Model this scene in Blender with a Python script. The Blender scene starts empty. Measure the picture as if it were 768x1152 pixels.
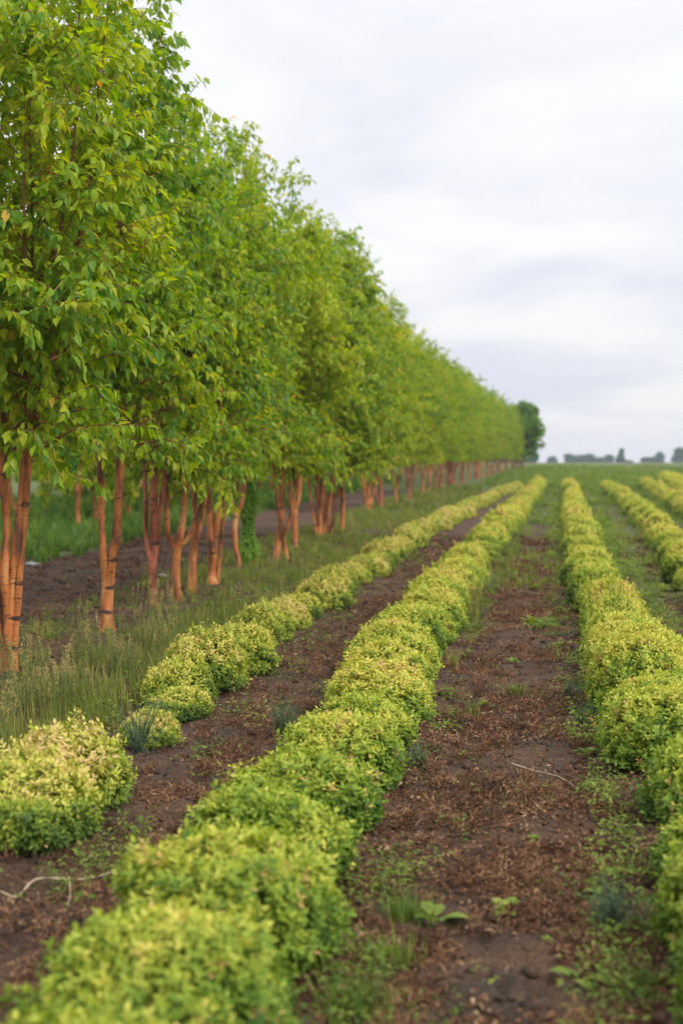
import bpy, math, random
import numpy as np

random.seed(7)
RNG = np.random.default_rng(7)
scene = bpy.context.scene
COL = scene.collection
R = math.radians

# ------------------------------------------------------------------ helpers
def tag(o, label=None, cat=None, group=None, kind=None):
    if label: o['label'] = label
    if cat: o['category'] = cat
    if group: o['group'] = group
    if kind: o['kind'] = kind
    return o

def empty(name, loc, rz=0.0, s=1.0):
    o = bpy.data.objects.new(name, None)
    COL.objects.link(o)
    o.location = loc
    o.rotation_euler = (0, 0, rz)
    o.scale = (s, s, s)
    o.empty_display_size = 0.2
    return o

def mesh_np(name, V, faces, mats, mat_idx=None, tint=None, smooth=False):
    """faces: list of (n,k) int arrays"""
    me = bpy.data.meshes.new(name)
    me.vertices.add(len(V))
    me.vertices.foreach_set('co', np.asarray(V, dtype=np.float32).ravel())
    loops = np.concatenate([f.ravel() for f in faces]).astype(np.int32)
    counts = np.concatenate([np.full(len(f), f.shape[1], dtype=np.int32) for f in faces])
    starts = np.concatenate([[0], np.cumsum(counts)[:-1]]).astype(np.int32)
    me.loops.add(len(loops))
    me.loops.foreach_set('vertex_index', loops)
    me.polygons.add(len(counts))
    me.polygons.foreach_set('loop_start', starts)
    me.polygons.foreach_set('loop_total', counts)
    for m in mats: me.materials.append(m)
    if mat_idx is not None:
        me.polygons.foreach_set('material_index', mat_idx.astype(np.int32))
    me.polygons.foreach_set('use_smooth', np.full(len(counts), smooth))
    if tint is not None:
        a = me.attributes.new('tint', 'FLOAT', 'POINT')
        a.data.foreach_set('value', np.asarray(tint, dtype=np.float32))
    me.update(calc_edges=True)
    return me

def link(name, me, parent=None, loc=None):
    o = bpy.data.objects.new(name, me)
    COL.objects.link(o)
    if parent is not None: o.parent = parent
    if loc is not None: o.location = loc
    return o

def unit(a):
    return a / np.maximum(np.linalg.norm(a, axis=-1, keepdims=True), 1e-9)

class Geo:
    """collects vertices/faces/material index/tint"""
    def __init__(s):
        s.V = []; s.F = []; s.M = []; s.T = []; s.n = 0
    def add(s, V, F, mi=0, tint=None):
        s.V.append(V); s.F.append(F + s.n); s.M.append(np.full(len(F), mi))
        s.T.append(np.zeros(len(V)) if tint is None else tint)
        s.n += len(V)
    def mesh(s, name, mats, smooth=False):
        return mesh_np(name, np.concatenate(s.V), s.F, mats, np.concatenate(s.M), np.concatenate(s.T), smooth)
    def leaves(s, P, D, N, L, W, mi=0, tint=None, fold=0.25, curl=0.25, hi=False):
        n = len(P)
        D = unit(D); S = unit(np.cross(D, N)); N = unit(np.cross(S, D))
        L = np.broadcast_to(L, (n,))[:, None]; W = np.broadcast_to(W, (n,))[:, None]
        i = np.arange(n)[:, None]
        if hi:      # an oval blade: petiole end, two widths, drawn-out tip, folded along the midrib and arching over
            V = np.empty((n, 8, 3))
            V[:, 0] = P
            m1 = P + D*L*.30 - N*L*curl*.05; m2 = P + D*L*.62 - N*L*curl*.35
            V[:, 1] = m1 - S*W*.47 + N*W*fold; V[:, 2] = m1 + S*W*.47 + N*W*fold; V[:, 3] = m1
            V[:, 4] = m2 - S*W*.40 + N*W*fold; V[:, 5] = m2 + S*W*.40 + N*W*fold; V[:, 6] = m2
            V[:, 7] = P + D*L - N*L*curl
            i = i*8
            s.V.append(V.reshape(-1, 3)); s.T.append(np.zeros(8*n) if tint is None else np.repeat(tint, 8))
            for q in ([0, 3, 1], [0, 2, 3], [4, 6, 7], [6, 5, 7], [1, 3, 6, 4], [3, 2, 5, 6]):
                s.F.append(i+np.array([q])+s.n); s.M.append(np.full(n, mi))
            s.n += 8*n
            return
        V = np.empty((n, 5, 3))
        V[:, 0] = P
        mid = P + D*L*0.42
        V[:, 1] = mid - S*W*0.5 + N*W*fold
        V[:, 2] = mid + S*W*0.5 + N*W*fold
        V[:, 3] = mid
        V[:, 4] = P + D*L - N*L*curl
        i = i*5
        F = np.concatenate([i + np.array([[0, 3, 4, 1]]), i + np.array([[0, 2, 4, 3]])])
        s.add(V.reshape(-1, 3), F, mi, None if tint is None else np.repeat(tint, 5))
    def tube(s, pts, rad, sides=6, mi=0, tint=0.0, bump=0.0, cap=True):
        P = np.asarray(pts, float); n = len(P)
        T = np.gradient(P, axis=0); T = unit(T)
        ref = np.array([0.31, 0.95, 0.05]) if abs(T[0, 2]) > .6 else np.array([0.05, .1, 1.0])
        A = unit(np.cross(T, ref)); B = np.cross(T, A)
        ang = np.arange(sides)/sides*2*math.pi
        r = np.broadcast_to(rad, (n,))[:, None, None].copy()
        r = np.repeat(r, sides, 1)
        if bump: r *= 1 + RNG.normal(0, bump, r.shape)
        V = P[:, None] + r*(np.cos(ang)[None, :, None]*A[:, None] + np.sin(ang)[None, :, None]*B[:, None])
        V = V.reshape(-1, 3)
        a = np.arange(n-1)[:, None]*sides; k = np.arange(sides)[None]; k2 = (k+1) % sides
        F = np.stack([a+k, a+k2, a+sides+k2, a+sides+k], -1).reshape(-1, 4)
        t = np.broadcast_to(tint, (n,)); t = np.repeat(t, sides)
        s.add(V, F, mi, t)

def resample(pts, step):
    P = np.asarray(pts, float)
    d = np.r_[0, np.cumsum(np.linalg.norm(np.diff(P, axis=0), axis=1))]
    n = max(3, int(d[-1]/step)+1)
    u = np.linspace(0, d[-1], n)
    Q = np.stack([np.interp(u, d, P[:, k]) for k in range(3)], 1)
    for _ in range(2):
        Q[1:-1] = .25*Q[:-2]+.5*Q[1:-1]+.25*Q[2:]
    return Q

def hashn(ix, iy, seed):
    h = (ix.astype(np.int64)*374761393 + iy.astype(np.int64)*668265263 + seed*1442695041) & 0xffffffff
    h = ((h ^ (h >> 13))*1274126177) & 0xffffffff
    h = h ^ (h >> 16)
    return (h & 0xffff)/65535.0
def vnoise(x, y, seed=0):
    x = np.asarray(x, float); y = np.asarray(y, float)
    ix = np.floor(x); iy = np.floor(y); fx = x-ix; fy = y-iy
    fx = fx*fx*(3-2*fx); fy = fy*fy*(3-2*fy)
    a = hashn(ix, iy, seed); b = hashn(ix+1, iy, seed); c = hashn(ix, iy+1, seed); d = hashn(ix+1, iy+1, seed)
    return (a*(1-fx)+b*fx)*(1-fy)+(c*(1-fx)+d*fx)*fy
def fbm(x, y, o=4, seed=0):
    s = 0; a = .5; t = 0
    for k in range(o):
        s = s+a*vnoise(x*2**k+k*13.7, y*2**k-k*7.1, seed+k); t += a; a *= .5
    return s/t

# ------------------------------------------------------------------ terrain shape
ROWS = {
 'left':   [(2, -1.93), (4.3, -1.93), (5.5, -1.95), (6.8, -2.02), (10, -2.13), (15, -2.17), (24, -2.06), (34, -1.76), (46, -1.38), (54, -.95), (60, -.7)],
 'middle': [(2, -.86), (5, -.90), (8, -.92), (11, -.95), (15, -.93), (22, -.82), (32, -.54), (40, -.36), (50, -.15), (62, .05)],
 'right':  [(2, .68), (3.7, .67), (5, .67), (7, .66), (9, .65), (13.5, .60), (20, .66), (30, .80), (50, 1.13), (62, 1.25)],
 'outer':  [(2, 1.6), (12, 1.72), (19, 1.86), (26, 2.14), (36, 2.41), (54, 2.60), (62, 2.75)],
 'farthest': [(2, 2.8), (20, 3.0), (36, 3.55), (50, 4.05), (61, 4.4)],
 'edge': [(30, 4.4), (57, 5.7), (75, 6.8)],
}
def rowx(name, y):
    p = ROWS[name]
    return np.interp(y, [a for a, b in p], [b for a, b in p])
def rise(y):
    y = np.asarray(y, float)
    return 0.008*np.clip(y-12, 0, 63) + 0.0035*np.clip(y-75, 0, 90) + 0.0030*np.clip(y-165, 0, 135) - .0045*np.clip(y-320, 0, 450)
def low(x, y):
    x = np.asarray(x, float); y = np.asarray(y, float)
    z = rise(y)
    near = np.clip(1-(np.abs(y)-60)/30, 0, 1)
    for n in ('left', 'middle', 'right', 'outer', 'farthest'):
        z = z + .045*np.exp(-((x-rowx(n, y))/.33)**2)*near
    z = z + .05*np.exp(-((x+3.75)/.9)**2)*near
    z = z + .05*(fbm(x*.7, y*.5, 2, 5)-.5)
    return z
def ground(x, y):
    x = np.asarray(x, float); y = np.asarray(y, float)
    z = low(x, y)
    amp = np.clip(1-(y-25)/25, .1, 1)
    c = fbm(x*6, y*6, 4, 11)
    d = fbm(x*22, y*22, 3, 21)
    z = z + amp*(.065*(c-.5) + .032*np.abs(d-.5)*2*(.4+vnoise(x*2.3, y*2.3, 31)))
    return z
def gz(x, y): return float(ground(np.array([x]), np.array([y]))[0])

# ------------------------------------------------------------------ camera maths
FPX = 1600.0; CH = 1.5
YAW = math.atan((605-384)/FPX); PITCH = math.atan((576-519)/FPX)
def project(x, y, z):
    dx, dy, dz = x, y, z-CH
    xr = dx*math.cos(YAW)+dy*math.sin(YAW); yr = -dx*math.sin(YAW)+dy*math.cos(YAW)
    f = yr*math.cos(PITCH)-dz*math.sin(PITCH); v = yr*math.sin(PITCH)+dz*math.cos(PITCH)
    if f < .1: return None
    return 384+FPX*xr/f, 576-FPX*v/f, f
def in_view_pt(x, y):
    p = project(x, y, 2.0)
    return p is not None and -120 < p[0] < 900
def at(px, py, zz=0.0):
    u = (px-384)/FPX; v = (576-py)/FPX
    fy = math.cos(PITCH)+v*math.sin(PITCH); fz = -math.sin(PITCH)+v*math.cos(PITCH)
    X = u*math.cos(YAW)-fy*math.sin(YAW); Y = u*math.sin(YAW)+fy*math.cos(YAW)
    t = 5.
    for _ in range(200):
        t = .5*t+.5*(CH-zz-float(rise(Y*t)))/(-fz)
    return X*t, Y*t

# ------------------------------------------------------------------ materials
def newmat(name):
    m = bpy.data.materials.new(name); m.use_nodes = True
    nt = m.node_tree; nt.nodes.clear()
    return m, nt, nt.nodes, nt.links
def node(ns, typ, **kw):
    n = ns.new(typ)
    for k, v in kw.items(): setattr(n, k, v)
    return n
def ramp(ns, stops, interp='LINEAR'):
    n = ns.new('ShaderNodeValToRGB'); cr = n.color_ramp; cr.interpolation = interp
    while len(cr.elements) < len(stops): cr.elements.new(.5)
    for e, (p, c) in zip(cr.elements, stops):
        e.position = p; e.color = (*c, 1)
    return n

def leaf_mat(name, stops, transl=.35, rough=.5, spec=.35, objvar=.12, boost=1.5):
    m, nt, ns, ls = newmat(name)
    out = node(ns, 'ShaderNodeOutputMaterial')
    at_ = node(ns, 'ShaderNodeAttribute', attribute_name='tint')
    oi = node(ns, 'ShaderNodeObjectInfo')
    ad = node(ns, 'ShaderNodeMath', operation='MULTIPLY_ADD')
    ls.new(oi.outputs['Random'], ad.inputs[0]); ad.inputs[1].default_value = objvar*2
    sub = node(ns, 'ShaderNodeMath', operation='SUBTRACT'); ls.new(at_.outputs['Fac'], sub.inputs[0]); sub.inputs[1].default_value = objvar
    ls.new(sub.outputs[0], ad.inputs[2])
    rp = ramp(ns, stops); ls.new(ad.outputs[0], rp.inputs[0])
    p = node(ns, 'ShaderNodeBsdfPrincipled')
    ls.new(rp.outputs[0], p.inputs['Base Color'])
    p.inputs['Roughness'].default_value = rough; p.inputs['Specular IOR Level'].default_value = spec
    tr = node(ns, 'ShaderNodeBsdfTranslucent')
    hs = node(ns, 'ShaderNodeHueSaturation'); hs.inputs['Hue'].default_value = .485; hs.inputs['Saturation'].default_value = 1.1; hs.inputs['Value'].default_value = boost
    ls.new(rp.outputs[0], hs.inputs['Color']); ls.new(hs.outputs[0], tr.inputs[0])
    mx = node(ns, 'ShaderNodeMixShader'); mx.inputs[0].default_value = transl
    ls.new(p.outputs[0], mx.inputs[1]); ls.new(tr.outputs[0], mx.inputs[2]); ls.new(mx.outputs[0], out.inputs[0])
    return m

TREE_STOPS = [(0, (.045, .145, .036)), (.28, (.120, .250, .022)), (.55, (.265, .365, .018)), (.82, (.43, .45, .025)), (1, (.58, .34, .06))]
M_TREE = leaf_mat('tree leaf', TREE_STOPS, transl=.50, rough=.45, spec=.30, boost=1.8, objvar=.06)
M_TREEDARK = leaf_mat('dark tree leaf', [(0, (.06, .17, .035)), (.6, (.15, .30, .035)), (1, (.26, .38, .035))], transl=.5, boost=1.6)
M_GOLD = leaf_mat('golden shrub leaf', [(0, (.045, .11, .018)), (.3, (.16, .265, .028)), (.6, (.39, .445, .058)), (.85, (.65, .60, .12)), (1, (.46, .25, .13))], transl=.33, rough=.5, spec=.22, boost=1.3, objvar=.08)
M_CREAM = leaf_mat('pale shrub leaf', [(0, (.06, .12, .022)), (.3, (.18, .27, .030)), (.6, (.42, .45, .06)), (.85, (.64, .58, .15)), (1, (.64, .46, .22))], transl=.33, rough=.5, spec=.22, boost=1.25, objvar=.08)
M_WEED = leaf_mat('weed leaf', [(0, (.05, .10, .022)), (.5, (.125, .20, .032)), (1, (.26, .31, .06))], transl=.38, boost=1.5, spec=.15)
M_BLUE = leaf_mat('blue green weed', [(0, (.06, .11, .06)), (.6, (.11, .18, .09)), (1, (.17, .24, .11))], transl=.3)
M_GRASS = leaf_mat('dry grass', [(0, (.075, .11, .022)), (.5, (.17, .205, .042)), (.8, (.34, .30, .085)), (1, (.50, .38, .18))], transl=.3, spec=.12)
M_LITTER = leaf_mat('dry litter', [(0, (.05, .028, .018)), (.35, (.12, .06, .034)), (.7, (.23, .12, .062)), (1, (.42, .28, .16))], transl=.12, rough=.8, spec=.15, boost=1.1)
M_LUSH = leaf_mat('lush weed leaf', [(0, (.04, .10, .018)), (.5, (.10, .21, .03)), (1, (.22, .32, .05))], transl=.38)
M_VINE = leaf_mat('vine leaf', [(0, (.11, .24, .03)), (1, (.28, .46, .06))], transl=.4, boost=1.6)

def bark_mat(name, cols, dark=.5):
    m, nt, ns, ls = newmat(name)
    out = node(ns, 'ShaderNodeOutputMaterial'); p = node(ns, 'ShaderNodeBsdfPrincipled')
    tc = node(ns, 'ShaderNodeTexCoord')
    mp = node(ns, 'ShaderNodeMapping'); mp.inputs['Scale'].default_value = (9, 9, 2.2)
    oi = node(ns, 'ShaderNodeObjectInfo')
    addv = node(ns, 'ShaderNodeVectorMath', operation='ADD')
    ls.new(tc.outputs['Object'], addv.inputs[0]); ls.new(oi.outputs['Random'], addv.inputs[1])
    ls.new(addv.outputs[0], mp.inputs[0])
    n1 = node(ns, 'ShaderNodeTexNoise'); n1.inputs['Scale'].default_value = 1.3; n1.inputs['Detail'].default_value = 5
    ls.new(mp.outputs[0], n1.inputs[0])
    rp = ramp(ns, cols); ls.new(n1.outputs[0], rp.inputs[0])
    # thin horizontal lenticels
    mp2 = node(ns, 'ShaderNodeMapping'); mp2.inputs['Scale'].default_value = (14, 14, 75)
    ls.new(addv.outputs[0], mp2.inputs[0])
    n2 = node(ns, 'ShaderNodeTexNoise'); n2.inputs['Scale'].default_value = 1; n2.inputs['Detail'].default_value = 2
    ls.new(mp2.outputs[0], n2.inputs[0])
    r2 = ramp(ns, [(.60, (0, 0, 0)), (.70, (1, 1, 1))]); ls.new(n2.outputs[0], r2.inputs[0])
    mx = node(ns, 'ShaderNodeMix', data_type='RGBA'); ls.new(r2.outputs[0], mx.inputs[0])
    ls.new(rp.outputs[0], mx.inputs[6]); mx.inputs[7].default_value = (.13, .055, .03, 1)
    # black scar patches: short ragged bands round the stem
    mp3 = node(ns, 'ShaderNodeMapping'); mp3.inputs['Scale'].default_value = (5, 5, 15)
    ls.new(addv.outputs[0], mp3.inputs[0])
    n3 = node(ns, 'ShaderNodeTexNoise'); n3.inputs['Scale'].default_value = 1; n3.inputs['Detail'].default_value = 7; n3.inputs['Roughness'].default_value = .65
    ls.new(mp3.outputs[0], n3.inputs[0])
    r3 = ramp(ns, [(.60, (0, 0, 0)), (.645, (1, 1, 1))]); ls.new(n3.outputs[0], r3.inputs[0])
    mx3 = node(ns, 'ShaderNodeMix', data_type='RGBA'); ls.new(r3.outputs[0], mx3.inputs[0])
    ls.new(mx.outputs[2], mx3.inputs[6]); mx3.inputs[7].default_value = (.05, .03, .022, 1)
    tt = node(ns, 'ShaderNodeAttribute', attribute_name='tint')
    mx4 = node(ns, 'ShaderNodeMix', data_type='RGBA'); ls.new(tt.outputs['Fac'], mx4.inputs[0]); ls.new(mx3.outputs[2], mx4.inputs[6]); mx4.inputs[7].default_value = (.105, .05, .026, 1)
    ls.new(mx4.outputs[2], p.inputs['Base Color'])
    p.inputs['Roughness'].default_value = .58; p.inputs['Specular IOR Level'].default_value = .3
    b = node(ns, 'ShaderNodeBump'); b.inputs['Strength'].default_value = .5; b.inputs['Distance'].default_value = .006
    bh = node(ns, 'ShaderNodeMath', operation='ADD'); ls.new(n2.outputs[0], bh.inputs[0]); ls.new(n3.outputs[0], bh.inputs[1])
    ls.new(bh.outputs[0], b.inputs['Height']); ls.new(b.outputs[0], p.inputs['Normal'])
    ls.new(p.outputs[0], out.inputs[0])
    return m
M_BARK = bark_mat('orange bark', [(.36, (.11, .044, .020)), (.45, (.29, .095, .030)), (.56, (.46, .155, .042)), (.68, (.46, .25, .085))])
M_BARK2 = bark_mat('red bark', [(.36, (.11, .040, .026)), (.5, (.33, .095, .050)), (.64, (.42, .17, .085))])
def plain(name, c, rough=.7, scale=20, var=.35):
    m, nt, ns, ls = newmat(name)
    out = node(ns, 'ShaderNodeOutputMaterial'); p = node(ns, 'ShaderNodeBsdfPrincipled')
    tc = node(ns, 'ShaderNodeTexCoord'); n1 = node(ns, 'ShaderNodeTexNoise'); n1.inputs['Scale'].default_value = scale; n1.inputs['Detail'].default_value = 5
    ls.new(tc.outputs['Object'], n1.inputs[0])
    lo = tuple(x*(1-var) for x in c); hi = tuple(min(1, x*(1+var)) for x in c)
    rp = ramp(ns, [(.3, lo), (.7, hi)]); ls.new(n1.outputs[0], rp.inputs[0]); ls.new(rp.outputs[0], p.inputs['Base Color'])
    p.inputs['Roughness'].default_value = rough
    ls.new(p.outputs[0], out.inputs[0]); return m
M_TWIG = plain('young twig bark', (.24, .10, .045))
M_STEM = plain('shrub stem', (.14, .075, .045))
M_DRYTWIG = plain('dry twig wood', (.36, .27, .18))
M_GSTEM = plain('green stem', (.14, .18, .06))
M_STONE = plain('pale stone', (.34, .32, .30), scale=30)

def soil_mat():
    m, nt, ns, ls = newmat('soil')
    out = node(ns, 'ShaderNodeOutputMaterial'); p = node(ns, 'ShaderNodeBsdfPrincipled')
    geo = node(ns, 'ShaderNodeNewGeometry')
    def noise(scale, detail=5, rough=.6):
        n = node(ns, 'ShaderNodeTexNoise'); n.inputs['Scale'].default_value = scale; n.inputs['Detail'].default_value = detail; n.inputs['Roughness'].default_value = rough
        ls.new(geo.outputs['Position'], n.inputs[0]); return n
    n1 = noise(2.2, 6); n2 = noise(28, 6, .7); n3 = noise(.55, 4); n4 = noise(110, 3, .7)
    base = ramp(ns, [(.32, (.026, .018, .014)), (.5, (.058, .041, .030)), (.70, (.118, .084, .060))])
    ls.new(n2.outputs[0], base.inputs[0])
    red = ramp(ns, [(.34, (.034, .020, .014)), (.52, (.098, .055, .034)), (.68, (.22, .135, .082))])
    ls.new(n4.outputs[0], red.inputs[0])
    fac = ramp(ns, [(.40, (0, 0, 0)), (.58, (1, 1, 1))]); ls.new(n1.outputs[0], fac.inputs[0])
    mx = node(ns, 'ShaderNodeMix', data_type='RGBA'); ls.new(fac.outputs[0], mx.inputs[0]); ls.new(base.outputs[0], mx.inputs[6]); ls.new(red.outputs[0], mx.inputs[7])
    # weeds / moss cover, patchy, denser away from the worked near rows and under the trees
    sep = node(ns, 'ShaderNodeSeparateXYZ'); ls.new(geo.outputs['Position'], sep.inputs[0])
    cov = node(ns, 'ShaderNodeAttribute', attribute_name='tint')
    grn = ramp(ns, [(.3, (.055, .070, .028)), (.55, (.10, .125, .042)), (.75, (.20, .19, .075))]); ls.new(n2.outputs[0], grn.inputs[0])
    a1 = node(ns, 'ShaderNodeMath', operation='MULTIPLY_ADD'); ls.new(n3.outputs[0], a1.inputs[0]); a1.inputs[1].default_value = .9
    ls.new(cov.outputs['Fac'], a1.inputs[2])
    a2 = node(ns, 'ShaderNodeMath', operation='MULTIPLY_ADD'); ls.new(n2.outputs[0], a2.inputs[0]); a2.inputs[1].default_value = .5; ls.new(a1.outputs[0], a2.inputs[2])
    gf = ramp(ns, [(.0, (0, 0, 0)), (1, (1, 1, 1))])
    mr = node(ns, 'ShaderNodeMapRange'); mr.inputs['From Min'].default_value = .95; mr.inputs['From Max'].default_value = 1.25
    ls.new(a2.outputs[0], mr.inputs[0])
    fy = node(ns, 'ShaderNodeMapRange'); fy.inputs['From Min'].default_value = 110; fy.inputs['From Max'].default_value = 240; ls.new(sep.outputs[1], fy.inputs[0])
    n5 = noise(.06, 3); f5 = node(ns, 'ShaderNodeMath', operation='MULTIPLY_ADD'); ls.new(n5.outputs[0], f5.inputs[0]); f5.inputs[1].default_value = 2.2; f5.inputs[2].default_value = -.5
    f6 = node(ns, 'ShaderNodeMath', operation='MULTIPLY', use_clamp=True); ls.new(f5.outputs[0], f6.inputs[0]); ls.new(fy.outputs[0], f6.inputs[1])
    dry = node(ns, 'ShaderNodeMix', data_type='RGBA'); ls.new(f6.outputs[0], dry.inputs[0]); ls.new(grn.outputs[0], dry.inputs[6]); dry.inputs[7].default_value = (.11, .12, .045, 1)
    mx2 = node(ns, 'ShaderNodeMix', data_type='RGBA'); ls.new(mr.outputs[0], mx2.inputs[0]); ls.new(mx.outputs[2], mx2.inputs[6]); ls.new(dry.outputs[2], mx2.inputs[7])
    ls.new(mx2.outputs[2], p.inputs['Base Color'])
    p.inputs['Roughness'].default_value = .95; p.inputs['Specular IOR Level'].default_value = .15
    b = node(ns, 'ShaderNodeBump'); b.inputs['Strength'].default_value = .8; b.inputs['Distance'].default_value = .03
    ls.new(n2.outputs[0], b.inputs['Height'])
    b2 = node(ns, 'ShaderNodeBump'); b2.inputs['Strength'].default_value = .6; b2.inputs['Distance'].default_value = .010
    ls.new(n4.outputs[0], b2.inputs['Height']); ls.new(b.outputs[0], b2.inputs['Normal'])
    ls.new(b2.outputs[0], p.inputs['Normal'])
    ls.new(p.outputs[0], out.inputs[0]); return m
M_SOIL = soil_mat()

# ------------------------------------------------------------------ ground sheet
def cover(x, y):
    """how green the ground is, 0..1 (weeds grow under the trees, beyond the worked strip and at the far end)"""
    c = np.full(np.shape(x), .12)
    c = np.maximum(c, .38*np.exp(-((x+3.2)/.6)**2))                       # strip under the trees
    c = np.where((x < -7.1), .85, c)                                       # far side of the lane
    c = np.maximum(c, np.clip((y-18)/34, 0, .40)*((x > -.5)))              # alleys right of the middle row fill with weeds
    c = np.maximum(c, np.clip((y-8)/16, 0, .42)*((x > 1.05)))
    c = np.maximum(c, np.clip((y-25)/22, 0, .85)*(x < -2.3)*(x > -5))
    c = np.maximum(c, np.clip((y-52)/12, 0, 1.0))
    return c
def axis(parts):
    out = []
    for a, b, s in parts: out.append(np.arange(a, b, s))
    return np.concatenate(out)
ys = [-3.0, 0, 1.5]
y = 2.4
while y < 1700:
    ys.append(y); y += max(.018, y*.0052) if y < 120 else y*.05
ys = np.array(ys+[1750])
xs = np.concatenate([[-1500, -900, -500, -250, -120, -70, -45, -30, -22], np.arange(-16, -5.5, .12), np.arange(-5.5, 1.9, .024), np.arange(1.9, 8, .12), [8, 9, 11, 14, 18, 25, 40, 70, 120, 250, 500, 900, 1500]])
XX, YY = np.meshgrid(xs, ys)
ZZ = ground(XX, YY)
V = np.stack([XX, YY, ZZ], -1).reshape(-1, 3)
nx, ny = len(xs), len(ys)
i = (np.arange(ny-1)[:, None]*nx+np.arange(nx-1)[None]).ravel()
F = np.stack([i, i+1, i+1+nx, i+nx], 1)
me = mesh_np('ground', V, [F], [M_SOIL], tint=cover(XX, YY).ravel(), smooth=True)
tag(link('ground', me), kind='structure')

# ------------------------------------------------------------------ trees
def envelope(z, H, Rm, z0=1.15):
    t = np.clip((z-z0)/(H-z0), 0, 1)
    return Rm*1.30*(t+.03)**.26*(1-t)**.50

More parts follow.
